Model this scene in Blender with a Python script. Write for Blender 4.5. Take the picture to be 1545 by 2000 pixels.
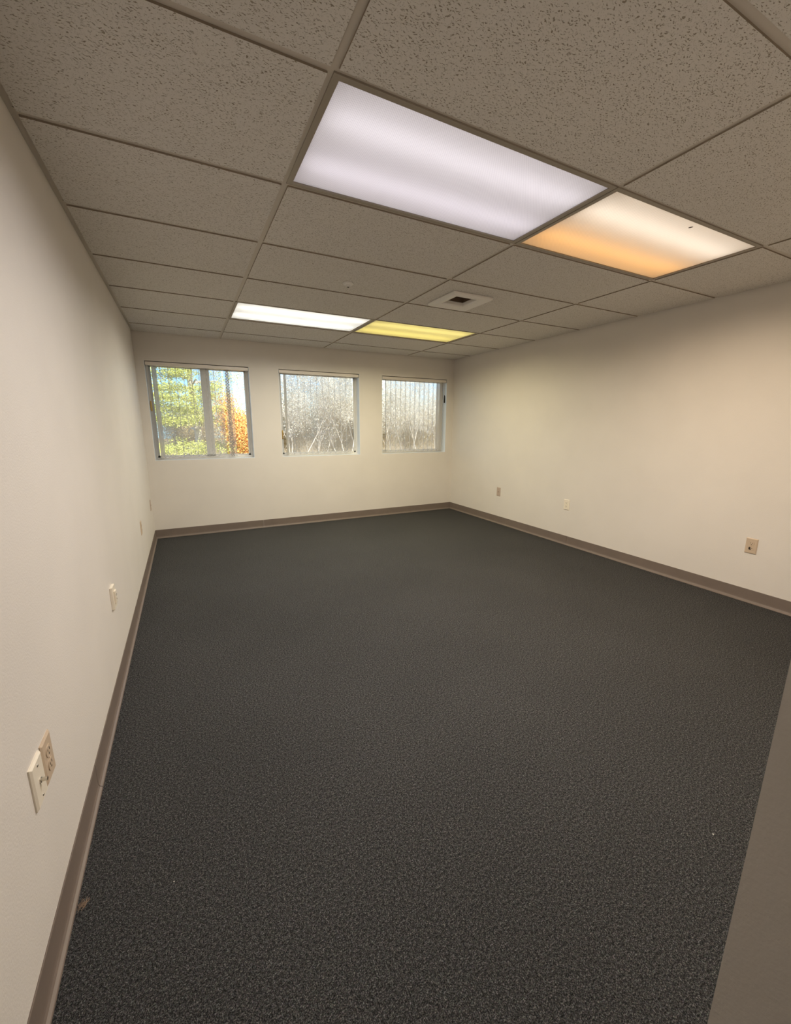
import bpy, bmesh, math, random
from mathutils import Vector, Matrix

for o in list(bpy.data.objects):
    bpy.data.objects.remove(o)
S = bpy.context.scene
COL = S.collection

# ------------------------------------------------------------ measurements (metres)
W, H = 4.130, 2.271            # room width, ceiling height; back wall inner face at y = 0
FRONT = -5.204                 # inner face of the wall with the doorway
CX = [0.861, 2.0802, 3.2994]   # ceiling grid lines running away from the camera
RY = [-0.421 - 0.6096 * k for k in range(0, 9)]
WT = 0.14                      # outside wall thickness

# ------------------------------------------------------------ camera
cam_d = bpy.data.cameras.new('camera')
cam = bpy.data.objects.new('camera', cam_d)
COL.objects.link(cam)
R = [[0.8910212, 0.4447594, 0.0909412], [-0.4539392, 0.8709223, 0.188238], [0.0045179, -0.2090059, 0.9779039]]
m = Matrix.Identity(4)
for i in range(3):
    m[i][0] = R[i][0]; m[i][1] = R[i][2]; m[i][2] = -R[i][1]
m[0][3], m[1][3], m[2][3] = 0.4006, -5.3702, 1.3154
cam.matrix_world = m
cam_d.sensor_fit = 'HORIZONTAL'
cam_d.sensor_width = 36.0
cam_d.lens = 36.0 * 796.68 / 1545
cam_d.clip_start = 0.02
S.camera = cam

# ------------------------------------------------------------ sky, sun, exposure
world = bpy.data.worlds.new('world')
S.world = world
world.use_nodes = True
wn = world.node_tree.nodes; wl = world.node_tree.links
bg = wn['Background']
sky = wn.new('ShaderNodeTexSky')
sky.sky_type = 'NISHITA'
sky.sun_disc = False
sky.sun_elevation = math.radians(38)
sky.sun_rotation = math.radians(200)
sky.air_density = 1.0
sky.dust_density = 0.8
sky.ozone_density = 2.0
tint = wn.new('ShaderNodeMix'); tint.data_type = 'RGBA'; tint.blend_type = 'MULTIPLY'   # daylight reads blue against warm lamps
tint.inputs[0].default_value = 1.0; tint.inputs[7].default_value = (0.66, 0.92, 1.30, 1)
wl.new(sky.outputs[0], tint.inputs[6]); wl.new(tint.outputs[2], bg.inputs[0])
bg.inputs[1].default_value = 0.30
sun_d = bpy.data.lights.new('sun', 'SUN')
sun_d.energy = 13.5
sun_d.angle = 0.01
sun_d.color = (1.0, 0.94, 0.84)
sun = bpy.data.objects.new('sun', sun_d)
COL.objects.link(sun)
sun.rotation_euler = (math.radians(52), 0, math.radians(20))
LAMP_W = 29.0                  # watts of each troffer's downward light
S.view_settings.view_transform = 'Standard'
S.view_settings.look = 'None'
S.view_settings.gamma = 1.0
S.view_settings.use_curve_mapping = False
S.view_settings.exposure = 0.0

# ------------------------------------------------------------ material helpers
def srgb(r, g, b):
    f = lambda c: (c / 255 / 12.92) if c / 255 <= 0.04045 else ((c / 255 + 0.055) / 1.055) ** 2.4
    return (f(r), f(g), f(b), 1)

def mat(name, col, rough=0.6, metal=0.0, spec=0.5):
    mt = bpy.data.materials.new(name)
    mt.use_nodes = True
    b = mt.node_tree.nodes['Principled BSDF']
    b.inputs['Base Color'].default_value = col
    b.inputs['Roughness'].default_value = rough
    b.inputs['Metallic'].default_value = metal
    b.inputs['Specular IOR Level'].default_value = spec
    return mt

def nd(mt, t, **kw):
    n = mt.node_tree.nodes.new(t)
    for k, v in kw.items():
        setattr(n, k, v)
    return n

def lk(mt, a, b):
    mt.node_tree.links.new(a, b)

def noise_bump(mt, scale, strength, dist=0.002, detail=4, colvar=0.0, colscale=2.0):
    b = mt.node_tree.nodes['Principled BSDF']
    tc = nd(mt, 'ShaderNodeTexCoord')
    n = nd(mt, 'ShaderNodeTexNoise')
    n.inputs['Scale'].default_value = scale
    n.inputs['Detail'].default_value = detail
    lk(mt, tc.outputs['Object'], n.inputs['Vector'])
    bp = nd(mt, 'ShaderNodeBump')
    bp.inputs['Strength'].default_value = strength
    bp.inputs['Distance'].default_value = dist
    lk(mt, n.outputs['Fac'], bp.inputs['Height'])
    lk(mt, bp.outputs['Normal'], b.inputs['Normal'])
    if colvar:
        c = b.inputs['Base Color'].default_value[:]
        n2 = nd(mt, 'ShaderNodeTexNoise')
        n2.inputs['Scale'].default_value = colscale
        n2.inputs['Detail'].default_value = 6
        lk(mt, tc.outputs['Object'], n2.inputs['Vector'])
        mp = nd(mt, 'ShaderNodeMapRange')
        mp.inputs['From Min'].default_value = 0.3; mp.inputs['From Max'].default_value = 0.7
        mp.inputs['To Min'].default_value = 1 - colvar; mp.inputs['To Max'].default_value = 1 + colvar
        lk(mt, n2.outputs['Fac'], mp.inputs['Value'])
        vm = nd(mt, 'ShaderNodeVectorMath', operation='SCALE')
        vm.inputs[0].default_value = c[:3]
        lk(mt, mp.outputs[0], vm.inputs['Scale'])
        lk(mt, vm.outputs[0], b.inputs['Base Color'])
    return mt

M = {}
M['wall'] = noise_bump(mat('wall_paint', (0.785, 0.735, 0.68, 1), 0.55, spec=0.3), 170, 0.35, 0.0015, 3, 0.02, 3)
M['wall_ext'] = mat('stucco', srgb(190, 180, 165), 0.9)
M['hall'] = mat('hall_paint', (0.7, 0.65, 0.57, 1), 0.7)
M['base'] = noise_bump(mat('cove_base_rubber', srgb(124, 111, 102), 0.42), 60, 0.1, 0.001, 2, 0.05, 8)
M['grid'] = mat('grid_steel_paint', srgb(205, 196, 184), 0.5)
M['tile_edge'] = mat('bare_tile_edge', (0.34, 0.285, 0.22, 1), 0.95, spec=0.1)
M['doorframe'] = mat('lens_frame_shaded', srgb(158, 148, 134), 0.5)  # darker than the grid: shade of the recess put into the colour
M['vent'] = mat('vent_white', (0.86, 0.83, 0.78, 1), 0.45)
M['liner'] = mat('skylit_liner', (0.86, 0.90, 0.94, 1), 0.35)  # bluish white stands in for skylight on the window reveals
M['white'] = mat('white_enamel', (0.8, 0.78, 0.75, 1), 0.4)
M['frame'] = mat('vinyl_window_frame', srgb(225, 222, 216), 0.4)
M['rail'] = mat('blind_headrail', srgb(240, 232, 222), 0.3)
M['dark'] = mat('black_plastic', (0.02, 0.018, 0.016, 1), 0.5)
M['ivory'] = mat('ivory_plastic', srgb(242, 232, 214), 0.35)
M['almond'] = mat('almond_plastic', srgb(205, 184, 160), 0.4)
M['taupe_pl'] = mat('taupe_plastic', srgb(190, 170, 155), 0.4)
M['slot'] = mat('slot_dark', (0.05, 0.035, 0.025, 1), 0.6)
M['metal'] = mat('nickel', (0.62, 0.58, 0.5, 1), 0.28, 1.0)
M['brass'] = mat('aged_brass', (0.42, 0.29, 0.10, 1), 0.4, 0.3)
M['duct'] = mat('duct_tin', srgb(120, 100, 82), 0.6, 0.3)
M['bark'] = noise_bump(mat('grey_bark', srgb(214, 204, 190), 0.9), 30, 0.4, 0.01, 4, 0.25, 5)
M['soil'] = noise_bump(mat('leaf_litter', srgb(150, 125, 85), 0.95), 20, 0.6, 0.02, 5, 0.3, 3)
M['lint'] = mat('lint_fluff', srgb(150, 128, 108), 0.95)
M['crumb'] = mat('white_crumb', srgb(225, 220, 210), 0.8)

# carpet: dark loop pile, charcoal with grey and brown flecks
def carpet():
    mt = mat('carpet_pile', (0.03, 0.03, 0.03, 1), 0.95, spec=0.15)
    b = mt.node_tree.nodes['Principled BSDF']
    tc = nd(mt, 'ShaderNodeTexCoord')
    n = nd(mt, 'ShaderNodeTexNoise'); n.inputs['Scale'].default_value = 330; n.inputs['Detail'].default_value = 3
    n.inputs['Roughness'].default_value = 0.7
    lk(mt, tc.outputs['Object'], n.inputs['Vector'])
    r = nd(mt, 'ShaderNodeValToRGB')
    e = r.color_ramp.elements
    e[0].position = 0.36; e[0].color = (0.009, 0.0088, 0.0088, 1)
    e[1].position = 0.70; e[1].color = (0.23, 0.218, 0.205, 1)
    k = e.new(0.50); k.color = (0.050, 0.048, 0.046, 1)
    lk(mt, n.outputs['Fac'], r.inputs[0])
    v = nd(mt, 'ShaderNodeTexVoronoi'); v.inputs['Scale'].default_value = 420
    lk(mt, tc.outputs['Object'], v.inputs['Vector'])
    mx = nd(mt, 'ShaderNodeMix', data_type='RGBA', blend_type='MULTIPLY')
    mx.inputs[0].default_value = 0.45
    lk(mt, r.outputs[0], mx.inputs[6]); lk(mt, v.outputs['Color'], mx.inputs[7])
    big = nd(mt, 'ShaderNodeTexNoise'); big.inputs['Scale'].default_value = 1.3; big.inputs['Detail'].default_value = 5
    lk(mt, tc.outputs['Object'], big.inputs['Vector'])
    mp = nd(mt, 'ShaderNodeMapRange'); mp.inputs['To Min'].default_value = 0.93; mp.inputs['To Max'].default_value = 1.07
    mp.inputs['From Min'].default_value = 0.3; mp.inputs['From Max'].default_value = 0.7
    lk(mt, big.outputs['Fac'], mp.inputs['Value'])
    sc = nd(mt, 'ShaderNodeVectorMath', operation='SCALE')
    lk(mt, mx.outputs[2], sc.inputs[0]); lk(mt, mp.outputs[0], sc.inputs['Scale'])
    md = nd(mt, 'ShaderNodeTexNoise'); md.inputs['Scale'].default_value = 130; md.inputs['Detail'].default_value = 2
    lk(mt, tc.outputs['Object'], md.inputs['Vector'])
    mm = nd(mt, 'ShaderNodeMapRange'); mm.inputs['From Min'].default_value = 0.35; mm.inputs['From Max'].default_value = 0.68
    mm.inputs['To Min'].default_value = 0.55; mm.inputs['To Max'].default_value = 1.65
    lk(mt, md.outputs['Fac'], mm.inputs['Value'])
    s2 = nd(mt, 'ShaderNodeVectorMath', operation='SCALE')
    lk(mt, sc.outputs[0], s2.inputs[0]); lk(mt, mm.outputs[0], s2.inputs['Scale'])
    sc = s2
    hs = nd(mt, 'ShaderNodeHueSaturation'); hs.inputs['Saturation'].default_value = 0.3
    lk(mt, sc.outputs[0], hs.inputs['Color'])
    lk(mt, hs.outputs[0], b.inputs['Base Color'])
    bp = nd(mt, 'ShaderNodeBump'); bp.inputs['Strength'].default_value = 1.0; bp.inputs['Distance'].default_value = 0.004
    lk(mt, n.outputs['Fac'], bp.inputs['Height']); lk(mt, bp.outputs[0], b.inputs['Normal'])
    return mt
M['carpet'] = carpet()

# mineral fibre ceiling tile with fissures and pin holes
def tile_mat():
    mt = mat('fissured_tile', (0.735, 0.70, 0.655, 1), 0.95, spec=0.1)
    b = mt.node_tree.nodes['Principled BSDF']
    tc = nd(mt, 'ShaderNodeTexCoord')
    wn_ = nd(mt, 'ShaderNodeTexNoise'); wn_.inputs['Scale'].default_value = 60
    lk(mt, tc.outputs['Object'], wn_.inputs['Vector'])
    outs = []
    for ang, sx, sy, thr, keep, seed in ((25, 60, 185, 0.25, 0.66, 0.0), (-40, 80, 210, 0.25, 0.72, 3.7), (10, 240, 240, 0.28, 0.55, 9.1)):
        mpn = nd(mt, 'ShaderNodeMapping')
        mpn.inputs['Location'].default_value = (seed, seed * 2, 0)
        mpn.inputs['Rotation'].default_value = (0, 0, math.radians(ang))
        mpn.inputs['Scale'].default_value = (sx, sy, 1)
        add = nd(mt, 'ShaderNodeVectorMath', operation='MULTIPLY_ADD')
        add.inputs[1].default_value = (0.02, 0.02, 0)
        lk(mt, wn_.outputs['Color'], add.inputs[0]); lk(mt, tc.outputs['Object'], add.inputs[2])
        lk(mt, add.outputs[0], mpn.inputs['Vector'])
        v = nd(mt, 'ShaderNodeTexVoronoi', voronoi_dimensions='2D')
        v.inputs['Scale'].default_value = 1.0
        lk(mt, mpn.outputs[0], v.inputs['Vector'])
        near = nd(mt, 'ShaderNodeMapRange'); near.interpolation_type = 'SMOOTHSTEP'
        near.inputs['From Min'].default_value = thr * 0.55; near.inputs['From Max'].default_value = thr
        near.inputs['To Min'].default_value = 1; near.inputs['To Max'].default_value = 0
        lk(mt, v.outputs['Distance'], near.inputs['Value'])
        sp = nd(mt, 'ShaderNodeSeparateColor'); lk(mt, v.outputs['Color'], sp.inputs[0])
        gt = nd(mt, 'ShaderNodeMath', operation='GREATER_THAN'); gt.inputs[1].default_value = keep
        lk(mt, sp.outputs[0], gt.inputs[0])
        mu = nd(mt, 'ShaderNodeMath', operation='MULTIPLY')
        lk(mt, near.outputs[0], mu.inputs[0]); lk(mt, gt.outputs[0], mu.inputs[1])
        outs.append(mu)
    mx1 = nd(mt, 'ShaderNodeMath', operation='MAXIMUM'); lk(mt, outs[0].outputs[0], mx1.inputs[0]); lk(mt, outs[1].outputs[0], mx1.inputs[1])
    half = nd(mt, 'ShaderNodeMath', operation='MULTIPLY'); half.inputs[1].default_value = 0.45
    lk(mt, outs[2].outputs[0], half.inputs[0])
    mx2 = nd(mt, 'ShaderNodeMath', operation='MAXIMUM'); lk(mt, mx1.outputs[0], mx2.inputs[0]); lk(mt, half.outputs[0], mx2.inputs[1])
    mx = nd(mt, 'ShaderNodeMix', data_type='RGBA')
    mx.inputs[6].default_value = (0.735, 0.70, 0.655, 1); mx.inputs[7].default_value = (0.34, 0.29, 0.23, 1)
    lk(mt, mx2.outputs[0], mx.inputs[0]); lk(mt, mx.outputs[2], b.inputs['Base Color'])
    inv = nd(mt, 'ShaderNodeMath', operation='MULTIPLY'); inv.inputs[1].default_value = -1.0
    lk(mt, mx2.outputs[0], inv.inputs[0])
    fine = nd(mt, 'ShaderNodeTexNoise'); fine.inputs['Scale'].default_value = 300
    lk(mt, tc.outputs['Object'], fine.inputs['Vector'])
    ad = nd(mt, 'ShaderNodeMath', operation='MULTIPLY_ADD'); ad.inputs[1].default_value = 0.4
    lk(mt, fine.outputs['Fac'], ad.inputs[0]); lk(mt, inv.outputs[0], ad.inputs[2])
    bp = nd(mt, 'ShaderNodeBump'); bp.inputs['Strength'].default_value = 0.6; bp.inputs['Distance'].default_value = 0.002
    lk(mt, ad.outputs[0], bp.inputs['Height']); lk(mt, bp.outputs[0], b.inputs['Normal'])
    return mt
M['tile'] = tile_mat()

def emis(name, col, s):
    mt = bpy.data.materials.new(name); mt.use_nodes = True
    nt = mt.node_tree; nt.nodes.remove(nt.nodes['Principled BSDF'])
    e = nd(mt, 'ShaderNodeEmission'); e.inputs[0].default_value = (*col, 1); e.inputs[1].default_value = s
    lk(mt, e.outputs[0], nt.nodes['Material Output'].inputs[0])
    return mt

# prismatic acrylic lens: light from the tubes behind passes through it
def lens_mat():
    mt = bpy.data.materials.new('prismatic_acrylic'); mt.use_nodes = True
    nt = mt.node_tree; nt.nodes.remove(nt.nodes['Principled BSDF'])
    tc = nd(mt, 'ShaderNodeTexCoord')
    mp = nd(mt, 'ShaderNodeMapping'); mp.inputs['Rotation'].default_value = (0, 0, math.radians(45))
    lk(mt, tc.outputs['Object'], mp.inputs['Vector'])
    sx = nd(mt, 'ShaderNodeSeparateXYZ'); lk(mt, mp.outputs[0], sx.inputs[0])
    w = []
    for ax in (0, 1):
        a = nd(mt, 'ShaderNodeMath', operation='MULTIPLY'); a.inputs[1].default_value = 2 * math.pi / 0.0066
        lk(mt, sx.outputs[ax], a.inputs[0])
        s = nd(mt, 'ShaderNodeMath', operation='SINE'); lk(mt, a.outputs[0], s.inputs[0]); w.append(s)
    ml = nd(mt, 'ShaderNodeMath', operation='MAXIMUM'); lk(mt, w[0].outputs[0], ml.inputs[0]); lk(mt, w[1].outputs[0], ml.inputs[1])
    mr = nd(mt, 'ShaderNodeMapRange'); mr.inputs['From Min'].default_value = -1; mr.inputs['From Max'].default_value = 1
    mr.inputs['To Min'].default_value = 0.78; mr.inputs['To Max'].default_value = 0.98
    lk(mt, ml.outputs[0], mr.inputs['Value'])
    t = nd(mt, 'ShaderNodeBsdfTranslucent'); lk(mt, mr.outputs[0], t.inputs[0])
    g = nd(mt, 'ShaderNodeBsdfDiffuse'); g.inputs[0].default_value = (0.7, 0.7, 0.7, 1)
    mix = nd(mt, 'ShaderNodeMixShader'); mix.inputs[0].default_value = 0.2
    lk(mt, t.outputs[0], mix.inputs[1]); lk(mt, g.outputs[0], mix.inputs[2])
    lk(mt, mix.outputs[0], nt.nodes['Material Output'].inputs[0])
    return mt
M['lens'] = lens_mat()

# thin window glass
def glass():
    mt = bpy.data.materials.new('window_glass'); mt.use_nodes = True
    nt = mt.node_tree; nt.nodes.remove(nt.nodes['Principled BSDF'])
    t = nd(mt, 'ShaderNodeBsdfTransparent'); t.inputs[0].default_value = (0.94, 0.97, 0.96, 1)
    g = nd(mt, 'ShaderNodeBsdfGlossy'); g.inputs['Roughness'].default_value = 0.02
    f = nd(mt, 'ShaderNodeFresnel'); f.inputs[0].default_value = 1.3
    mix = nd(mt, 'ShaderNodeMixShader')
    lk(mt, f.outputs[0], mix.inputs[0]); lk(mt, t.outputs[0], mix.inputs[1]); lk(mt, g.outputs[0], mix.inputs[2])
    lk(mt, mix.outputs[0], nt.nodes['Material Output'].inputs[0])
    return mt
M['glass'] = glass()

# sheer perforated vinyl of the blind vanes
def sheer(name, openness, col, dots=False):
    mt = bpy.data.materials.new(name); mt.use_nodes = True
    nt = mt.node_tree; nt.nodes.remove(nt.nodes['Principled BSDF'])
    t = nd(mt, 'ShaderNodeBsdfTransparent')
    d = nd(mt, 'ShaderNodeBsdfDiffuse'); d.inputs[0].default_value = col
    l = nd(mt, 'ShaderNodeBsdfTranslucent'); l.inputs[0].default_value = col
    dm = nd(mt, 'ShaderNodeMixShader'); dm.inputs[0].default_value = 0.35
    lk(mt, d.outputs[0], dm.inputs[1]); lk(mt, l.outputs[0], dm.inputs[2])
    mix = nd(mt, 'ShaderNodeMixShader'); mix.inputs[0].default_value = openness
    lk(mt, dm.outputs[0], mix.inputs[1]); lk(mt, t.outputs[0], mix.inputs[2])
    tc = nd(mt, 'ShaderNodeTexCoord')
    if dots:
        v = nd(mt, 'ShaderNodeTexVoronoi', voronoi_dimensions='2D')
        v.inputs['Scale'].default_value = 44; v.inputs['Randomness'].default_value = 0.12
        mp = nd(mt, 'ShaderNodeMapping'); mp.inputs['Rotation'].default_value = (math.radians(90), 0, 0)
        mp2 = nd(mt, 'ShaderNodeMapping'); mp2.inputs['Rotation'].default_value = (0, 0, math.radians(45))
        lk(mt, tc.outputs['Object'], mp.inputs['Vector']); lk(mt, mp.outputs[0], mp2.inputs['Vector']); lk(mt, mp2.outputs[0], v.inputs['Vector'])
        ls = nd(mt, 'ShaderNodeMath', operation='LESS_THAN'); ls.inputs[1].default_value = 0.27
        lk(mt, v.outputs['Distance'], ls.inputs[0])
        ml = nd(mt, 'ShaderNodeMath', operation='MULTIPLY_ADD'); ml.inputs[1].default_value = 0.9 - openness; ml.inputs[2].default_value = openness
        lk(mt, ls.outputs[0], ml.inputs[0]); lk(mt, ml.outputs[0], mix.inputs[0])
    lk(mt, mix.outputs[0], nt.nodes['Material Output'].inputs[0])
    return mt
M['sheer'] = sheer('sheer_vinyl', 0.76, (0.78, 0.77, 0.74, 1))
M['sheer_dense'] = sheer('sheer_vinyl_dense', 0.35, (0.70, 0.67, 0.62, 1))
M['sheer_dots'] = sheer('sheer_vinyl_dotted', 0.42, (0.55, 0.50, 0.45, 1), True)

def leaf_mat(name, c1, c2):
    mt = bpy.data.materials.new(name); mt.use_nodes = True
    nt = mt.node_tree; nt.nodes.remove(nt.nodes['Principled BSDF'])
    tc = nd(mt, 'ShaderNodeTexCoord')
    n = nd(mt, 'ShaderNodeTexNoise'); n.inputs['Scale'].default_value = 14; n.inputs['Detail'].default_value = 3
    lk(mt, tc.outputs['Object'], n.inputs['Vector'])
    r = nd(mt, 'ShaderNodeValToRGB'); r.color_ramp.elements[0].position = 0.38; r.color_ramp.elements[1].position = 0.62
    r.color_ramp.elements[0].color = c1; r.color_ramp.elements[1].color = c2
    lk(mt, n.outputs['Fac'], r.inputs[0])
    d = nd(mt, 'ShaderNodeBsdfDiffuse'); l = nd(mt, 'ShaderNodeBsdfTranslucent')
    lk(mt, r.outputs[0], d.inputs[0]); lk(mt, r.outputs[0], l.inputs[0])
    mix = nd(mt, 'ShaderNodeMixShader'); mix.inputs[0].default_value = 0.35
    lk(mt, d.outputs[0], mix.inputs[1]); lk(mt, l.outputs[0], mix.inputs[2])
    lk(mt, mix.outputs[0], nt.nodes['Material Output'].inputs[0])
    return mt
M['leaf_green'] = leaf_mat('yellow_green_leaves', srgb(168, 174, 76), srgb(232, 230, 140))
M['leaf_orange'] = leaf_mat('orange_leaves', srgb(208, 122, 76), srgb(246, 226, 140))
M['leaf_pale'] = leaf_mat('pale_dry_leaves', srgb(205, 198, 180), srgb(240, 236, 222))
M['leaf_tan'] = leaf_mat('dry_tan_leaves', srgb(176, 156, 116), srgb(222, 206, 164))

# ------------------------------------------------------------ mesh helpers
def box(bm, x0, x1, y0, y1, z0, z1, mtx=None):
    vs = [bm.verts.new((x, y, z)) for z in (z0, z1) for y in (y0, y1) for x in (x0, x1)]
    for f in ((0, 2, 3, 1), (4, 5, 7, 6), (0, 1, 5, 4), (2, 6, 7, 3), (1, 3, 7, 5), (0, 4, 6, 2)):
        bm.faces.new([vs[i] for i in f])
    if mtx is not None:
        bmesh.ops.transform(bm, matrix=mtx, verts=vs)
    return vs

def tube(bm, pts, rads, n=8, caps=True):
    rings = []
    for i, p in enumerate(pts):
        p = Vector(p)
        if i == 0: d = Vector(pts[1]) - p
        elif i == len(pts) - 1: d = p - Vector(pts[-2])
        else: d = Vector(pts[i + 1]) - Vector(pts[i - 1])
        d.normalize()
        a = d.orthogonal().normalized() if i == 0 else (prev - d * prev.dot(d)).normalized()
        prev = a
        b = d.cross(a)
        r = rads[i] if hasattr(rads, '__len__') else rads
        rings.append([bm.verts.new(p + (a * math.cos(2 * math.pi * k / n) + b * math.sin(2 * math.pi * k / n)) * r) for k in range(n)])
    for q in range(len(rings) - 1):
        for k in range(n):
            bm.faces.new((rings[q][k], rings[q][(k + 1) % n], rings[q + 1][(k + 1) % n], rings[q + 1][k]))
    if caps:
        bm.faces.new(rings[0][::-1]); bm.faces.new(rings[-1])

def disc(bm, prof, c=(0, 0, 0), n=32, mtx=None):
    """lathe profile [(r, z)...] about z"""
    rings = []; vs = []
    for r, z in prof:
        if r < 1e-6:
            v = bm.verts.new((c[0], c[1], c[2] + z)); rings.append([v]); vs.append(v)
        else:
            ring = [bm.verts.new((c[0] + r * math.cos(2 * math.pi * k / n), c[1] + r * math.sin(2 * math.pi * k / n), c[2] + z)) for k in range(n)]
            rings.append(ring); vs += ring
    for a, b in zip(rings, rings[1:]):
        for k in range(n):
            k2 = (k + 1) % n
            if len(a) == 1 and len(b) == 1: continue
            if len(a) == 1: bm.faces.new((a[0], b[k2], b[k]))
            elif len(b) == 1: bm.faces.new((a[k], a[k2], b[0]))
            else: bm.faces.new((a[k], a[k2], b[k2], b[k]))
    if mtx is not None:
        bmesh.ops.transform(bm, matrix=mtx, verts=vs)

def obj(name, bm, mt, parent=None, loc=(0, 0, 0), rot=(0, 0, 0), bevel=0, smooth=False, fix=True):
    if fix: bmesh.ops.recalc_face_normals(bm, faces=bm.faces)
    me = bpy.data.meshes.new(name)
    bm.to_mesh(me); bm.free()
    for k in (mt if isinstance(mt, (list, tuple)) else [mt]):
        me.materials.append(k)
    if smooth:
        for p in me.polygons: p.use_smooth = True
    o = bpy.data.objects.new(name, me)
    o.location = loc; o.rotation_euler = rot
    COL.objects.link(o)
    if parent: o.parent = parent
    if bevel:
        b = o.modifiers.new('bevel', 'BEVEL'); b.width = bevel; b.segments = 2; b.limit_method = 'ANGLE'
    return o

def tag(o, label, cat, group=None, kind=None):
    o['label'] = label; o['category'] = cat
    if group: o['group'] = group
    if kind: o['kind'] = kind
    return o

def empty(name, loc=(0, 0, 0), rot=(0, 0, 0), parent=None):
    o = bpy.data.objects.new(name, None)
    o.location = loc; o.rotation_euler = rot
    o.empty_display_size = 0.1
    COL.objects.link(o)
    if parent: o.parent = parent
    return o

def struct(o, label, cat):
    return tag(o, label, cat, kind='structure')

# ------------------------------------------------------------ floor, walls
bm = bmesh.new(); box(bm, -0.9, W + 0.15, -7.2, 0.0, -0.06, 0.0)
struct(obj('floor', bm, M['carpet']), 'dark charcoal flecked carpet covering the whole office floor', 'floor')

TOP = 2.75
bm = bmesh.new(); box(bm, -0.15, 0, FRONT - 0.02, WT, -0.06, TOP)
struct(obj('wall_left', bm, M['wall']), 'long off-white painted wall on the left with five cover plates low down', 'wall')
bm = bmesh.new(); box(bm, W, W + 0.15, FRONT, WT, -0.06, TOP)
struct(obj('wall_right', bm, M['wall']), 'off-white painted wall on the right with three outlets low down', 'wall')
bm = bmesh.new()
box(bm, 0.985, W, FRONT - 0.30, FRONT, -0.06, TOP)
box(bm, 0, 0.985, FRONT - 0.30, FRONT, 2.06, TOP)
struct(obj('wall_front', bm, M['wall']), 'olive-shaded end of the wall beside the doorway at the lower right', 'wall')

# back wall with three window openings
WIN = [(0.085, 1.163), (1.508, 2.583), (2.921, 4.006)]
WZ0, WZ1 = 0.904, 1.983
bm = bmesh.new()
xs = [0.0] + [v for w in WIN for v in w] + [W]
for i in range(len(xs) - 1):
    if i % 2 == 0:
        box(bm, xs[i], xs[i + 1], 0, WT, -0.06, TOP)
    else:
        box(bm, xs[i], xs[i + 1], 0, WT, -0.06, WZ0)
        box(bm, xs[i], xs[i + 1], 0, WT, WZ1, TOP)
bmesh.ops.remove_doubles(bm, verts=bm.verts, dist=1e-5)
struct(obj('wall_back', bm, M['wall'], fix=False), 'off-white far wall pierced by three square windows', 'wall')

# hallway behind the doorway, outside the frame
bm = bmesh.new()
box(bm, -1.0, -0.9, -7.2, FRONT - 0.02, 0, TOP)
box(bm, -0.9, -0.15, FRONT - 0.12, FRONT - 0.02, 0, TOP)
box(bm, -0.9, 2.6, -7.3, -7.2, 0, TOP)
box(bm, 2.5, 2.6, -7.2, FRONT - 0.30, 0, TOP)
struct(obj('wall_hall', bm, M['hall']), 'hallway walls behind the doorway', 'wall')
bm = bmesh.new(); box(bm, -1.0, W + 0.15, -7.3, WT, TOP, TOP + 0.1)
struct(obj('trim_1', bm, M['hall']), 'roof deck above the suspended ceiling', 'roof deck')

# ------------------------------------------------------------ cove base
def cove(name, pts, gaps, label):
    """rubber base along pts (inner face line), profile extruded; small butt joints at gaps"""
    a, b = Vector(pts[0]), Vector(pts[1])
    d = (b - a); L = d.length; d.normalize()
    n = Vector((-d.y, d.x, 0))       # into the room
    prof = [(0, 0), (0, 0.101), (0.0025, 0.102), (0.0035, 0.100), (0.0035, 0.030), (0.0045, 0.019), (0.008, 0.011), (0.0145, 0.0065), (0.0160, 0.0035), (0.0160, 0.0)]
    cuts = [0.0] + sorted(gaps) + [L]
    bm = bmesh.new()
    for s, e in zip(cuts, cuts[1:]):
        s2 = s + (0.0012 if s > 0 else 0); e2 = e - (0.0012 if e < L else 0)
        r0 = [bm.verts.new(a + d * s2 + n * p[0] + Vector((0, 0, p[1]))) for p in prof]
        r1 = [bm.verts.new(a + d * e2 + n * p[0] + Vector((0, 0, p[1]))) for p in prof]
        for k in range(len(prof)):
            k2 = (k + 1) % len(prof)
            bm.faces.new((r0[k], r0[k2], r1[k2], r1[k]))
        bm.faces.new(r0[::-1]); bm.faces.new(r1)
    o = obj(name, bm, M['base'])
    struct(o, label, 'baseboard')
cove('baseboard_left', [(0, 0, 0), (0, FRONT, 0)], [2.28, 3.76], 'taupe rubber cove base along the left wall')
cove('baseboard_back', [(W, 0, 0), (0, 0, 0)], [W - 1.22], 'taupe rubber cove base along the window wall')
cove('baseboard_right', [(W, FRONT, 0), (W, 0, 0)], [2.9], 'taupe rubber cove base along the right wall')

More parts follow.
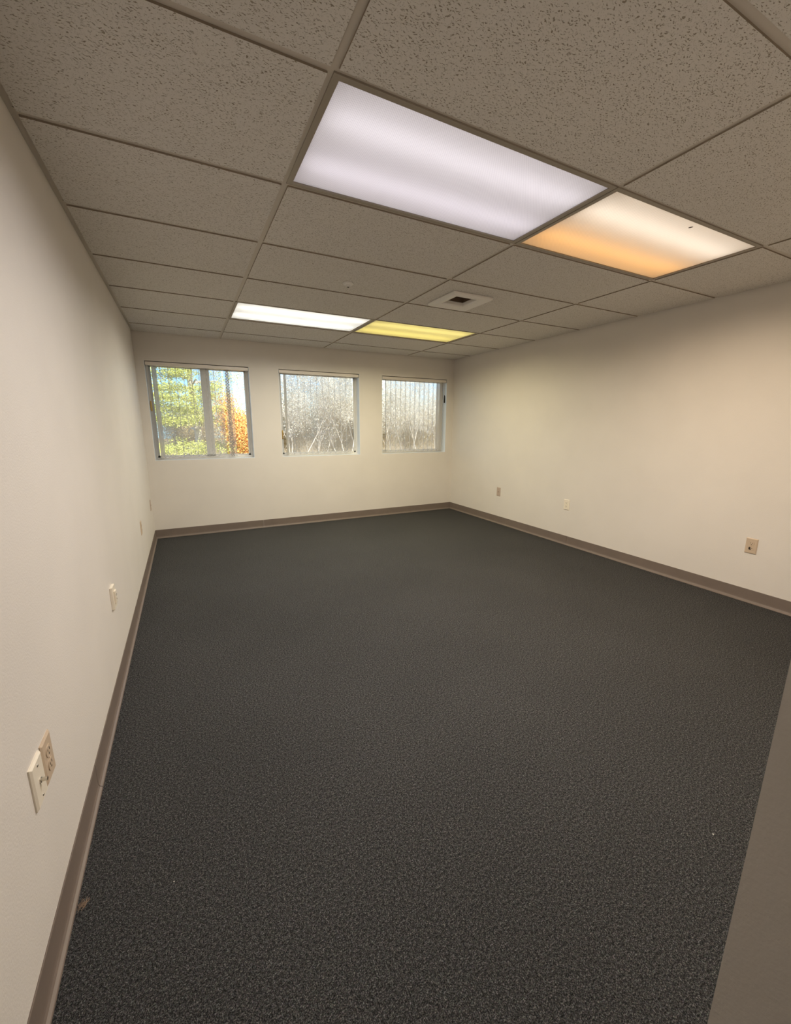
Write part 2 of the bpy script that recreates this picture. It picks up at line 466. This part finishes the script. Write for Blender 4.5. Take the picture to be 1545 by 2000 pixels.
# ------------------------------------------------------------ suspended ceiling
G = 0.013   # half of the visible flange
cells = []
xe = [0.0] + CX + [W]
ye = [0.0] + RY
TROF = {(1, 6), (2, 6), (1, 2), (2, 2)}      # (column cell, row cell) -> troffer
bm = bmesh.new()
VC = (2, 4)                                    # cell holding the vent
VX0, VX1, VY0, VY1 = 2.27, 2.575, -2.66, -2.345
for ci in range(4):
    for ri in range(len(ye)):
        ya = ye[ri]; yb = ye[ri + 1] if ri + 1 < len(ye) else FRONT
        if yb < FRONT: yb = FRONT
        if (ci, ri) in TROF: continue
        x0, x1 = xe[ci] + G, xe[ci + 1] - G
        y1, y0 = ya - G, yb + G
        if ci == 0: x0 = 0.024
        if ci == 3: x1 = W - 0.022
        if ri == 0: y1 = -0.020
        if (ci, ri) == VC:
            for q in ((x0, VX0, y0, y1), (VX1, x1, y0, y1), (VX0, VX1, y0, VY0), (VX0, VX1, VY1, y1)):
                box(bm, q[0], q[1], q[2], q[3], H, H + 0.018)
        else:
            box(bm, x0, x1, y0, y1, H, H + 0.018)
bmesh.ops.recalc_face_normals(bm, faces=bm.faces)
for f in bm.faces:
    if abs(f.normal.z) < 0.5: f.material_index = 1      # cut edges of the tiles are bare fibre
ceil = obj('ceiling', bm, [M['tile'], M['tile_edge']])
struct(ceil, 'suspended ceiling of fissured beige-white mineral tiles', 'ceiling')
bm = bmesh.new()
zf = H + 0.006
for x in CX:
    box(bm, x - 0.017, x + 0.017, FRONT, 0, zf, zf + 0.003)
for y in RY:
    if y > FRONT:
        for a, b in zip(xe, xe[1:]):
            box(bm, a + 0.0165, b - 0.0165, y - 0.017, y + 0.017, zf + 0.0003, zf + 0.0025)
box(bm, 0, 0.026, FRONT, 0, zf + 0.004, zf + 0.007); box(bm, W - 0.026, W, FRONT, 0, zf + 0.004, zf + 0.007)
box(bm, 0.024, W - 0.024, -0.024, 0, zf + 0.0002, zf + 0.0028)
gr = obj('ceiling_grid', bm, M['grid'], ceil)
gr['label'] = 'painted steel tee grid between the tiles'
bm = bmesh.new(); box(bm, -0.9, 2.5, -7.2, FRONT, 2.3, 2.35)
hc = obj('ceiling', bm, M['hall']); struct(hc, 'hallway ceiling behind the doorway', 'ceiling')

# ------------------------------------------------------------ fluorescent troffers
def troffer(ci, ri, cols, lampcol, label, lamp_w, tube_s, speck=False):
    x0, x1 = xe[ci], xe[ci + 1]
    y1, y0 = ye[ri], ye[ri + 1]
    cx, cy = (x0 + x1) / 2, (y0 + y1) / 2
    hx, hy = (x1 - x0) / 2 - 0.003, (y1 - y0) / 2 - 0.003
    t = empty('ceiling_light', (cx, cy, H))
    tag(t, label, 'ceiling light', 'recessed fluorescent lights in the ceiling')
    lx, ly = hx - 0.021, hy - 0.021
    # door frame round the lens
    bm = bmesh.new()
    z0, z1 = 0.001, 0.012
    for q in ((-hx, hx, -hy, -ly), (-hx, hx, ly, hy), (-hx, -lx, -ly, ly), (lx, hx, -ly, ly)):
        box(bm, *q, z0, z1)
    obj('door_frame', bm, M['doorframe'], t)
    bm = bmesh.new(); box(bm, -lx, lx, -ly, ly, 0.0062, 0.0092)
    obj('lens', bm, M['lens'], t)
    # steel body
    bm = bmesh.new()
    hz = 0.125; e = 0.002
    box(bm, -lx - 0.01, -lx, -ly, ly, 0.012, hz); box(bm, lx, lx + 0.01, -ly, ly, 0.012, hz)
    box(bm, -lx - 0.01, lx + 0.01, -ly - 0.01, -ly, 0.012, hz); box(bm, -lx - 0.01, lx + 0.01, ly, ly + 0.01, 0.012, hz)
    box(bm, -lx - 0.01, lx + 0.01, -ly - 0.01, ly + 0.01, hz, hz + 0.004)
    obj('housing', bm, M['white'], t)
    for k, sy in enumerate((-1, 1)):
        bm = bmesh.new()
        tube(bm, [(-lx + 0.02, sy * 0.135, 0.088), (lx - 0.02, sy * 0.135, 0.088)], 0.016, 16)
        c = cols[k]
        tb = obj('fluorescent_tube', bm, emis('tube_glow', c, tube_s[k]), t, smooth=False)
    ld = bpy.data.lights.new('troffer_light', 'AREA')
    ld.shape = 'RECTANGLE'; ld.size = 2 * lx; ld.size_y = 2 * ly
    ld.energy = lamp_w; ld.color = lampcol; ld.spread = math.radians(166)
    lo = bpy.data.objects.new('troffer_light', ld)
    lo.location = (0, 0, -0.002); lo.parent = t
    COL.objects.link(lo)
    if speck:
        bm = bmesh.new()
        disc(bm, [(0, -0.003), (0.004, -0.002), (0.005, 0), (0.004, 0.001), (0, 0.0015)], n=10)
        s = obj('dead_insect', bm, M['slot'], t, (2.72 - cx, -4.015 - cy, 0.0035), (0, 0, 0.5), smooth=True)
        s.scale = (0.7, 2.0, 1)
    return t
troffer(1, 6, [(1.0, 0.93, 1.0), (0.98, 0.90, 1.0)], (1.0, 0.95, 0.93), 'large cool-white ceiling light nearest the camera, beside the orange one', LAMP_W * 1.0, (4.1, 3.8))
troffer(2, 6, [(1.0, 0.87, 0.72), (1.0, 0.47, 0.11)], (1.0, 0.80, 0.56), 'ceiling light glowing orange and cream with a small dark speck on its lens', LAMP_W * 0.9, (5.3, 5.4), True)
troffer(1, 2, [(1.0, 0.98, 0.90), (1.0, 1.0, 0.93)], (1.0, 0.97, 0.84), 'bright white ceiling light near the window wall, left of the yellow one', LAMP_W * 0.8, (7, 7))
troffer(2, 2, [(1.0, 0.82, 0.24), (1.0, 0.80, 0.19)], (1.0, 0.90, 0.58), 'yellow glowing ceiling light near the window wall', LAMP_W * 0.8, (5.2, 5.2))

# ------------------------------------------------------------ air vent
t = empty('air_vent', ((VX0 + VX1) / 2, (VY0 + VY1) / 2, H))
tag(t, 'square metal air vent with an open dark throat in the ceiling', 'vent')
o2, i2 = 0.182, 0.100
bm = bmesh.new()
lv = [(o2, -0.002), (o2, -0.012), (o2 - 0.014, -0.024), (i2 + 0.006, -0.012), (i2, -0.004), (i2, 0.02)]
rings = []
for r, z in lv:
    rings.append([bm.verts.new((sx * r, sy * r, z)) for sx, sy in ((-1, -1), (1, -1), (1, 1), (-1, 1))])
for a, b in zip(rings, rings[1:]):
    for k in range(4):
        bm.faces.new((a[k], a[(k + 1) % 4], b[(k + 1) % 4], b[k]))
obj('frame', bm, M['vent'], t, fix=True)
bm = bmesh.new()
for sx in (-1, 1):
    box(bm, min(sx * i2, sx * (i2 + 0.003)), max(sx * i2, sx * (i2 + 0.003)), -i2, i2, 0.018, 0.24)
    box(bm, -i2, i2, min(sx * i2, sx * (i2 + 0.003)), max(sx * i2, sx * (i2 + 0.003)), 0.018, 0.24)
box(bm, -i2, i2, -i2, i2, 0.24, 0.245)
obj('duct', bm, M['duct'], t)
bm = bmesh.new()
box(bm, -i2 + 0.003, i2 - 0.003, -0.055, 0.055, -0.001, 0.001, Matrix.Translation((0, 0.01, 0.075)) @ Matrix.Rotation(math.radians(28), 4, 'X'))
tube(bm, [(-i2, 0.01, 0.077), (i2, 0.01, 0.077)], 0.004, 8)
obj('damper_blade', bm, M['duct'], t)

# ------------------------------------------------------------ sprinkler
t = empty('fire_sprinkler', (1.506, -2.47, H))
tag(t, 'small round white sprinkler head with a dark tip in a ceiling tile', 'sprinkler')
bm = bmesh.new(); disc(bm, [(0.012, 0.0), (0.038, 0.0), (0.038, -0.003), (0.029, -0.011), (0.014, -0.013), (0.012, -0.009)])
obj('escutcheon', bm, M['white'], t, smooth=True)
bm = bmesh.new(); disc(bm, [(0, 0.0), (0.009, 0.0), (0.009, -0.014), (0.006, -0.016), (0.005, -0.024), (0, -0.024)], n=20)
obj('body', bm, M['white'], t, smooth=False)
bm = bmesh.new(); disc(bm, [(0, -0.024), (0.0065, -0.024), (0.007, -0.026), (0.006, -0.028), (0, -0.028)], n=20)
obj('deflector', bm, M['slot'], t)

# ------------------------------------------------------------ cover plates
def plate_local(bm, w=0.073, h=0.117, d=0.0055):
    """plate in local xz, front towards +y"""
    x, z = w / 2, h / 2
    b = [bm.verts.new(p) for p in ((-x, 0, -z), (x, 0, -z), (x, 0, z), (-x, 0, z))]
    c = [bm.verts.new(p) for p in ((-x, d * 0.45, -z), (x, d * 0.45, -z), (x, d * 0.45, z), (-x, d * 0.45, z))]
    e = 0.005
    f = [bm.verts.new(p) for p in ((-x + e, d, -z + e), (x - e, d, -z + e), (x - e, d, z - e), (-x + e, d, z - e))]
    for a_, b_ in ((b, c), (c, f)):
        for k in range(4): bm.faces.new((a_[k], a_[(k + 1) % 4], b_[(k + 1) % 4], b_[k]))
    bm.faces.new(f); bm.faces.new(b[::-1])

def screw(parent, z, d, mt=None):
    bm = bmesh.new()
    disc(bm, [(0.0036, 0), (0.0036, 0.0008), (0.002, 0.0016), (0, 0.0018)], n=14, mtx=Matrix.Translation((0, d, z)) @ Matrix.Rotation(-math.pi / 2, 4, 'X'))
    return obj('screw', bm, mt or M['metal'], parent, smooth=True)

def outlet(loc, rz, label, mt, hole=False):
    t = empty('electrical_outlet', loc, (0, 0, rz))
    tag(t, label, 'outlet', None)
    bm = bmesh.new(); plate_local(bm); obj('cover_plate', bm, mt, t)
    for s in (1, -1):
        zc = s * 0.0195
        bm = bmesh.new()
        n = 24; pr = []
        for k in range(n):
            a = 2 * math.pi * k / n
            pr.append((0.0172 * math.cos(a), max(-0.0135, min(0.0135, 0.0172 * math.sin(a)))))
        r0 = [bm.verts.new((p[0], 0.004, zc + p[1])) for p in pr]
        r1 = [bm.verts.new((p[0], 0.0072, zc + p[1])) for p in pr]
        for k in range(n): bm.faces.new((r0[k], r0[(k + 1) % n], r1[(k + 1) % n], r1[k]))
        bm.faces.new(r1)
        f = obj('receptacle', bm, mt, t)
        bm = bmesh.new()
        box(bm, -0.0078, -0.0052, 0.0070, 0.0076, zc - 0.001, zc + 0.007)
        box(bm, 0.0052, 0.0078, 0.0070, 0.0076, zc, zc + 0.007)
        disc(bm, [(0.0028, 0), (0.0028, 0.0006), (0, 0.0006)], n=12, mtx=Matrix.Translation((0, 0.0070, zc - 0.008)) @ Matrix.Rotation(-math.pi / 2, 4, 'X'))
        obj('slots', bm, M['slot'], f)
        if hole and s == -1:
            bm = bmesh.new()
            disc(bm, [(0, 0), (0.008, 0), (0.009, 0.001), (0.007, 0.0018), (0, 0.0018)], n=18, mtx=Matrix.Translation((0.007, 0.0068, zc + 0.001)) @ Matrix.Rotation(-math.pi / 2, 4, 'X') @ Matrix.Diagonal((0.75, 1.25, 1, 1)))
            s2 = obj('scorch_hole', bm, M['slot'], f); s2['label'] = 'dark broken hole in the lower receptacle'
    screw(t, 0, 0.0055, mt)
    return t
RR = math.pi / 2     # plate front (+y) turned to face -x
outlet((W, -3.961, 0.436), RR, 'almond outlet with a dark hole low on the right wall near the camera', M['almond'], True)
outlet((W, -2.262, 0.454), RR, 'bright ivory outlet in the middle of the right wall', M['ivory'])
# blank/phone plate near the corner
def jack_plate(loc, rz, label, mt, name='phone_jack_plate', cat='wall plate'):
    t = empty(name, loc, (0, 0, rz)); tag(t, label, cat)
    bm = bmesh.new(); plate_local(bm); obj('cover_plate', bm, mt, t)
    bm = bmesh.new(); box(bm, -0.010, 0.010, 0.0055, 0.0078, -0.010, 0.010); f = obj('jack', bm, mt, t, bevel=0.001)
    bm = bmesh.new(); box(bm, -0.006, 0.006, 0.0076, 0.0081, -0.006, 0.004); obj('opening', bm, M['slot'], f)
    screw(t, 0.042, 0.0055, mt); screw(t, -0.042, 0.0055, mt)
    return t
jack_plate((W, -1.139, 0.436), RR, 'small taupe jack plate on the right wall nearest the window corner', M['taupe_pl'])
LR = -math.pi / 2    # plate front turned to face +x
# coaxial plate and the outlet beside it, left wall near the camera
t = empty('coax_wall_plate', (0, -4.2215, 0.455), (0, 0, LR))
tag(t, 'ivory coax plate with a protruding metal connector, nearest on the left wall', 'wall plate')
bm = bmesh.new(); plate_local(bm, 0.074, 0.117, 0.0075); obj('cover_plate', bm, M['ivory'], t)
screw(t, 0.042, 0.0075, M['metal']); screw(t, -0.042, 0.0075, M['metal'])
bm = bmesh.new()
tube(bm, [(0, 0.006, 0), (0, 0.010, 0)], 0.0075, 6)
tube(bm, [(0, 0.010, 0), (0, 0.022, 0)], 0.0047, 16)
c = obj('coax_connector', bm, M['metal'], t)
bm = bmesh.new(); tube(bm, [(0, 0.0218, 0), (0, 0.0224, 0)], 0.003, 12); obj('socket', bm, M['slot'], c)
outlet((0, -4.137, 0.453), LR, 'almond outlet right beside the ivory coax plate on the left wall', M['almond'])
# thick raised box
t = empty('surface_data_box', (0, -3.003, 0.457), (0, 0, LR))
tag(t, 'thick ivory plate with a raised insert standing proud of the left wall', 'wall plate')
bm = bmesh.new(); box(bm, -0.036, 0.036, 0, 0.013, -0.058, 0.058); obj('box_body', bm, M['ivory'], t, bevel=0.0015)
bm = bmesh.new(); box(bm, -0.017, 0.017, 0.013, 0.021, -0.030, 0.034); f = obj('insert', bm, M['ivory'], t, bevel=0.0015)
bm = bmesh.new(); box(bm, -0.010, -0.006, 0.021, 0.0215, 0.006, 0.014); box(bm, 0.006, 0.010, 0.021, 0.0215, 0.006, 0.014); box(bm, -0.003, 0.003, 0.021, 0.0215, -0.014, -0.008)
obj('slots', bm, M['slot'], f)
outlet((0, -1.375, 0.445), LR, 'thin outlet seen edge-on on the left wall, second from the window corner', M['almond'])
jack_plate((0, -0.235, 0.440), LR, 'grey-beige jack plate on the left wall nearest the window corner', M['taupe_pl'])

# ------------------------------------------------------------ windows
def window(i, x0, x1, stile, label):
    t = empty('window_%d' % i, ((x0 + x1) / 2, 0.10, WZ0))
    struct(t, label, 'window')
    w = (x1 - x0) / 2; h = WZ1 - WZ0
    bm = bmesh.new()
    fw = 0.028
    for q in ((-w, w, 0, fw), (-w, w, h - fw, h), (-w, -w + fw, fw, h - fw), (w - fw, w, fw, h - fw)):
        box(bm, q[0], q[1], 0.0, 0.045, q[2], q[3])
    fr = obj('frame', bm, M['frame'], t, bevel=0.002)
    for k, (a, b) in enumerate((((-w + fw), stile[1] - 0.012), ((stile[0] + 0.012), w - fw)) if stile else ((-w + fw, w - fw),)):
        bm = bmesh.new()
        sw = 0.020
        y0 = 0.012 + 0.014 * k
        for q in ((a, b, fw, fw + sw), (a, b, h - fw - sw, h - fw)):
            box(bm, q[0], q[1], y0, y0 + 0.012, q[2], q[3])
        ls = a + sw if k == 0 or not stile else stile[1]
        rs = b - sw if k == 1 or not stile else stile[0]
        box(bm, a, ls, y0, y0 + 0.012, fw, h - fw)
        box(bm, rs, b, y0, y0 + 0.012, fw, h - fw)
        s = obj('sash', bm, M['frame'], t)
        bm = bmesh.new(); box(bm, ls - 0.004, rs + 0.004, y0 + 0.005, y0 + 0.008, fw + sw - 0.004, h - fw - sw + 0.004)
        obj('glass_pane', bm, M['glass'], s)
    bm = bmesh.new()
    box(bm, -w, w, -0.099, 0.0, 0.0, 0.004)
    obj('sill', bm, M['liner'], t)  # strip added over the opening, coloured as if skylit
    bm = bmesh.new()
    for q in ((-w, -w + 0.004), (w - 0.004, w)):
        box(bm, q[0], q[1], -0.099, 0.0, 0.004, h)
    obj('skylit_jamb_liner', bm, M['liner'], t)  # side strips added so the reveals look brighter and skylit
for i, ((a, b), st) in enumerate(zip(WIN, ((0.60, 0.76), None, None))):
    c = (a + b) / 2
    window(i + 1, a, b, (0.632 - c, 0.728 - c) if st else None,
           ['sliding window at the left with a wide centre stile', 'square middle window behind closed sheer vanes', 'square window nearest the right corner'][i])

# ------------------------------------------------------------ vertical blinds
def vane_bm(w, z0, z1, camber=0.005):
    bm = bmesh.new(); n = 6; th = 0.0007
    cols = []
    for k in range(n + 1):
        u = k / n - 0.5
        y = camber * (1 - 4 * u * u) - camber / 2
        cols.append([bm.verts.new((u * w, y + s * th, z)) for s, z in ((0, z0), (0, z1), (1, z1), (1, z0))])
    for a, b in zip(cols, cols[1:]):
        for k in range(4):
            bm.faces.new((a[k], a[(k + 1) % 4], b[(k + 1) % 4], b[k]))
    bm.faces.new(cols[0][::-1]); bm.faces.new(cols[-1])
    return bm

VY = 0.052
vproto = {}
def vane(kind, w, root, x, ang):
    key = (kind, w)
    if key not in vproto:
        o = obj('vane', vane_bm(w, 0.928 - WZ0, 1.946 - WZ0), M[kind], root, (x, VY, 0), (0, 0, ang))
        vproto[key] = o
    else:
        o = vproto[key].copy(); COL.objects.link(o)
        o.parent = root; o.location = (x, VY, 0); o.rotation_euler = (0, 0, ang)
    return o

def blind(x0, x1, vanes, label, cord_x, cord_z, weight_mat, side=1):
    t = empty('vertical_blind', (x0, 0, WZ0))
    tag(t, label, 'blind', 'vertical blinds in the windows')
    w = x1 - x0
    h1 = WZ1 - WZ0
    bm = bmesh.new()
    box(bm, 0.008, w - 0.008, 0.004, 0.060, h1 - 0.043, h1 - 0.008)
    obj('headrail', bm, M['rail'], t, bevel=0.002)
    for s in (0.002, w - 0.008):
        bm = bmesh.new(); box(bm, s, s + 0.006, 0.003, 0.061, h1 - 0.044, h1 - 0.007)
        e = obj('end_cap', bm, M['dark'], t); e['label'] = 'black end cap of the headrail'
    bx = []
    for kind, vw, x, a in vanes:
        vane(kind, vw, t, x - x0, math.radians(a)); bx.append(x - x0)
    # spacer chain joining the vane feet
    bm = bmesh.new(); pts = []
    xs_ = sorted(bx)
    for a, b in zip(xs_, xs_[1:]):
        for k in range(4):
            u = k / 4
            pts.append((a + (b - a) * u, VY - 0.006, 0.040 - 0.014 * math.sin(math.pi * u)))
    pts.append((xs_[-1], VY - 0.006, 0.040))
    tube(bm, pts, 0.0013, 6)
    obj('spacer_chain', bm, M['rail'], t)
    # cord with its weight
    bm = bmesh.new()
    for dx in (-0.004, 0.004):
        tube(bm, [(cord_x - x0 + dx, 0.012, h1 - 0.04), (cord_x - x0 + dx, 0.012, cord_z - WZ0 + 0.05)], 0.0012, 6)
    obj('cord', bm, M['rail'], t)
    bm = bmesh.new()
    disc(bm, [(0, 0.058), (0.006, 0.056), (0.009, 0.045), (0.011, 0.0), (0.011, -0.045), (0.008, -0.055), (0, -0.056)], n=16)
    o = obj('cord_weight', bm, weight_mat, t, (cord_x - x0, 0.012, cord_z - WZ0), smooth=True)
    return t

v1 = [('sheer_dense', 0.089, 0.166, 62)]
e = 0.142
for k in range(10):
    cx = e + 0.078 * k + 0.0445
    if k == 9:
        v1.append(('sheer', 0.089, 0.925, -8))
    else:
        v1.append(('sheer', 0.089, cx, -4 if k % 2 else -6))
v1.append(('sheer_dots', 0.042, 0.916, 0))
blind(*WIN[0], v1, 'vertical blind of the left window with its two right-hand vanes missing', 0.106, 1.507, M['brass'])
v2 = [('sheer_dense', 0.089, 1.590, 58)]
for k in range(11):
    v2.append(('sheer', 0.089, 1.636 + 0.081 * k + 0.0, -24))
blind(*WIN[1], v2, 'vertical blind of the middle window with pale tilted vanes and a low brass cord weight', 1.523, 1.185, M['brass'])
v3 = [('sheer_dense', 0.089, 3.005, 64)]
for k in range(11):
    v3.append(('sheer', 0.089, 3.045 + 0.079 * k, -20))
v3.append(('sheer_dense', 0.089, 3.905, -38))
blind(*WIN[2], v3, 'vertical blind of the right window with a bare strip of frame at its right', 3.975, 1.70, M['dark'])

# ------------------------------------------------------------ added hallway lamp, out of view, to brighten the foreground
t = empty('hall_fill_lamp', (0.9, -6.5, 2.3))
tag(t, 'unseen round lamp added in the hallway to brighten the foreground', 'ceiling light')
bm = bmesh.new(); disc(bm, [(0, 0), (0.16, 0), (0.17, -0.015), (0.165, -0.02), (0, -0.02)]); obj('base', bm, M['white'], t, smooth=False)
bm = bmesh.new(); disc(bm, [(0.155, -0.02), (0.15, -0.045), (0.12, -0.07), (0.06, -0.085), (0, -0.088)]); obj('fill_bowl', bm, emis('hall_fill_glow', (1.0, 0.93, 0.84), 8.0), t, smooth=True)

# ------------------------------------------------------------ bits on the carpet
rnd = random.Random(4)
def fluff(loc, r, mt, label, n=40):
    bm = bmesh.new()
    for k in range(n):
        p = Vector((rnd.uniform(-r, r), rnd.uniform(-r, r), 0.001)); pts = []
        d = Vector((rnd.uniform(-1, 1), rnd.uniform(-1, 1), 0.3)).normalized()
        for q in range(5):
            pts.append(tuple(p)); d = (d + Vector((rnd.uniform(-.6, .6), rnd.uniform(-.6, .6), rnd.uniform(-.5, .2)))).normalized()
            p = p + d * r * 0.3
            p.z = max(0.0012, min(r * 0.8, p.z))
        tube(bm, pts, 0.0005, 5)
    tag(obj('lint', bm, mt, None, loc), label, 'lint')
fluff((0.030, -4.19, 0.0), 0.009, M['lint'], 'brown tuft of lint on the carpet against the left cove base')
def crumb(loc, r, label):
    bm = bmesh.new(); bmesh.ops.create_icosphere(bm, subdivisions=2, radius=r)
    for v in bm.verts: v.co *= rnd.uniform(0.75, 1.2)
    for v in bm.verts: v.co.z = max(v.co.z, -r * 0.6)
    tag(obj('crumb', bm, M['crumb'], None, (loc[0], loc[1], r * 0.6)), label, 'crumb')
crumb((1.834, -4.875, 0), 0.0022, 'tiny white crumb on the carpet near the doorway wall at the right')
crumb((0.255, -4.236, 0), 0.0016, 'tiny pale crumb on the carpet close to the left wall')

# ------------------------------------------------------------ outside
GZ = -0.7
bm = bmesh.new(); box(bm, -30, 45, WT + 0.02, 60, GZ - 0.2, GZ)
struct(obj('ground', bm, M['soil']), 'leaf-strewn ground outside the windows', 'ground')

def branch(bm, p, d, L, r, depth, rng, spread, tips, sides=5, up=0.12, wob=0.16):
    n = 4; pts = [tuple(p)]; rr = [r]
    for k in range(n):
        d = (d + Vector((rng.uniform(-1, 1), rng.uniform(-1, 1), rng.uniform(-.6, .9))) * wob + Vector((0, 0, up * 0.3))).normalized()
        p = p + d * (L / n); pts.append(tuple(p)); rr.append(r * (1 - 0.45 * (k + 1) / n))
        if depth > 0 and k >= (0 if depth < 3 else 1):
            for _ in range(2 if depth > 1 else 2):
                ax = Vector((rng.uniform(-1, 1), rng.uniform(-1, 1), rng.uniform(-.4, .6)))
                nd_ = (d + ax.normalized() * spread).normalized()
                branch(bm, p, nd_, L * rng.uniform(0.42, 0.62), rr[-1] * 0.55, depth - 1, rng, spread, tips, 3, up, wob * 1.35)
    tube(bm, pts, rr, sides, caps=False)
    if depth <= 1: tips.append((Vector(pts[-1]), d)); tips.append((Vector(pts[2]), d))

def leaves(bm, tips, rng, per, sz, scatter, droop=0.0):
    for p, d in tips:
        for _ in range(per):
            c = p + Vector((rng.gauss(0, scatter), rng.gauss(0, scatter), rng.gauss(0, scatter * (0.5 if droop else 1))))
            a = Vector((rng.uniform(-1, 1), rng.uniform(-1, 1), rng.uniform(-1, 1))).normalized()
            b = a.orthogonal().normalized(); s = sz * rng.uniform(0.6, 1.3)
            vs = [bm.verts.new(c + q) for q in (a * s, b * s * 0.45, -a * s, -b * s * 0.45)]
            bm.faces.new(vs)

def tree(name, loc, height, depth, seed, label, cat, leafm=None, per=0, sz=0.04, scatter=0.12, spread=0.75, r=0.05, group=None, trunks=1, bark='bark'):
    rng = random.Random(seed)
    t = empty(name, (loc[0], loc[1], GZ)); tag(t, label, cat, group)
    bm = bmesh.new(); tips = []
    for k in range(trunks):
        branch(bm, Vector((rng.uniform(-.15, .15) * (trunks > 1), rng.uniform(-.15, .15) * (trunks > 1), -0.02)), Vector((rng.uniform(-.18, .18) * (trunks > 1), rng.uniform(-.18, .18) * (trunks > 1), 1)).normalized(), height * rng.uniform(0.8, 1.0), r, depth, rng, spread, tips, 5, 0.12, 0.28 if leafm == 'leaf_pale' else 0.16)
    obj('branches', bm, M[bark], t)
    if leafm:
        bm = bmesh.new(); leaves(bm, tips, rng, per, sz, scatter)
        obj('leaves', bm, M[leafm], t, fix=False)
    return t

# green tree filling the left half of the first window
rng = random.Random(11)
t = empty('green_tree', (0.45, 7.6, GZ)); tag(t, 'yellow-green leafy tree filling the left window', 'tree')
bm = bmesh.new(); tube(bm, [(0.3, 0.9, -.02), (0.35, 0.9, 1.6), (0.25, 0.8, 3.2), (0.3, 0.8, 5.0)], [0.13, 0.11, 0.08, 0.04], 10)
for k in range(34):
    z = rng.uniform(0.3, 4.8); a = rng.uniform(0, 2 * math.pi); L = rng.uniform(0.8, 1.6)
    tube(bm, [(0.3, 0.85, z), (0.3 + L * 0.5 * math.cos(a), 0.85 + L * .5 * math.sin(a), z + 0.12), (0.3 + L * math.cos(a), 0.85 + L * math.sin(a), z - 0.05)], [0.03, 0.02, 0.006], 5)
obj('trunk', bm, M['bark'], t)
bm = bmesh.new()
for bz, n in ((0.7, 20), (1.05, 34), (1.4, 34), (2.1, 34), (2.4, 38), (2.7, 38), (3.0, 38), (3.35, 34), (3.65, 38), (4.0, 30), (4.5, 20)):
    for k in range(n):
        c = Vector((rng.gauss(-0.12, 0.62), rng.uniform(-.9, .5), bz + rng.gauss(0, 0.07)))
        if 0.1 < c.x < 0.6 and 3.05 < c.z < 3.4: continue
        slope = rng.uniform(-.25, .05)
        for q in range(105):
            u = rng.gauss(0, 0.17); v = rng.gauss(0, 0.13)
            p = c + Vector((u, v, slope * abs(u) + rng.gauss(0, 0.05)))
            a = Vector((rng.uniform(-1, 1), rng.uniform(-1, 1), rng.uniform(-.7, .3))).normalized(); b = a.orthogonal().normalized(); s = rng.uniform(0.015, 0.034)
            bm.faces.new([bm.verts.new(p + w_) for w_ in (a * s, b * s * 0.5, -a * s, -b * s * 0.5)])
obj('leaves', bm, M['leaf_green'], t, fix=False)

tree('autumn_shrub', (2.0, 7.2), 1.6, 3, 21, 'orange and yellow autumn shrub at the right edge of the left window', 'shrub', 'leaf_orange', 9, 0.026, 0.11, 0.42, 0.02, trunks=4)
tree('bare_tree', (1.75, 8.4), 2.6, 4, 31, 'bare pale tree behind the dotted vane of the left window', 'tree', spread=0.6, r=0.03)
tree('bare_tree', (2.45, 10.5), 4.0, 4, 32, 'bare tree against blue sky above the orange shrub', 'tree', 'leaf_pale', 1, 0.02, 0.08, 0.6, 0.02, trunks=2)
for k, (x, y, h_, s, lab) in enumerate((
    (3.5, 8.0, 3.3, 41, 'bare twiggy tree at the left of the middle window'),
    (4.5, 8.8, 3.5, 42, 'bare twiggy tree in the centre of the middle window'),
    (5.5, 8.2, 3.2, 43, 'bare twiggy tree at the right of the middle window'),
    (7.1, 8.6, 2.9, 44, 'bare twiggy tree at the left of the right-hand window'),
    (8.2, 8.2, 3.2, 45, 'tallest bare twiggy tree in the centre of the right-hand window'),
    (9.4, 8.8, 3.0, 46, 'bare twiggy tree at the right of the right-hand window'))):
    tree('bare_tree', (x, y), h_ * 0.95, 4, s, lab, 'tree', 'leaf_pale', 1, 0.022, 0.10, 0.8, 0.016, trunks=4)
for k, (x, y, h_, s, lab) in enumerate((
    (0.9, 9.8, 1.9, 51, 'dry tan thicket behind the green tree in the left window'),
    (3.9, 9.6, 2.3, 52, 'dry tan thicket low in the left half of the middle window'),
    (5.4, 9.8, 2.2, 53, 'dry tan thicket low in the right half of the middle window'),
    (6.4, 10.4, 2.2, 56, 'dry tan thicket between the middle and right-hand windows'),
    (10.9, 10.2, 2.4, 57, 'dry tan thicket at the far right edge of the right-hand window'),
    (7.6, 9.6, 2.4, 54, 'dry tan thicket low in the left half of the right-hand window'),
    (9.3, 9.9, 2.3, 55, 'dry tan thicket low in the right half of the right-hand window'))):
    tree('dry_thicket', (x, y + 0.8), h_ * 0.85, 3, s, lab, 'thicket', 'leaf_tan', 9, 0.022, 0.17, 0.8, 0.014, trunks=6)
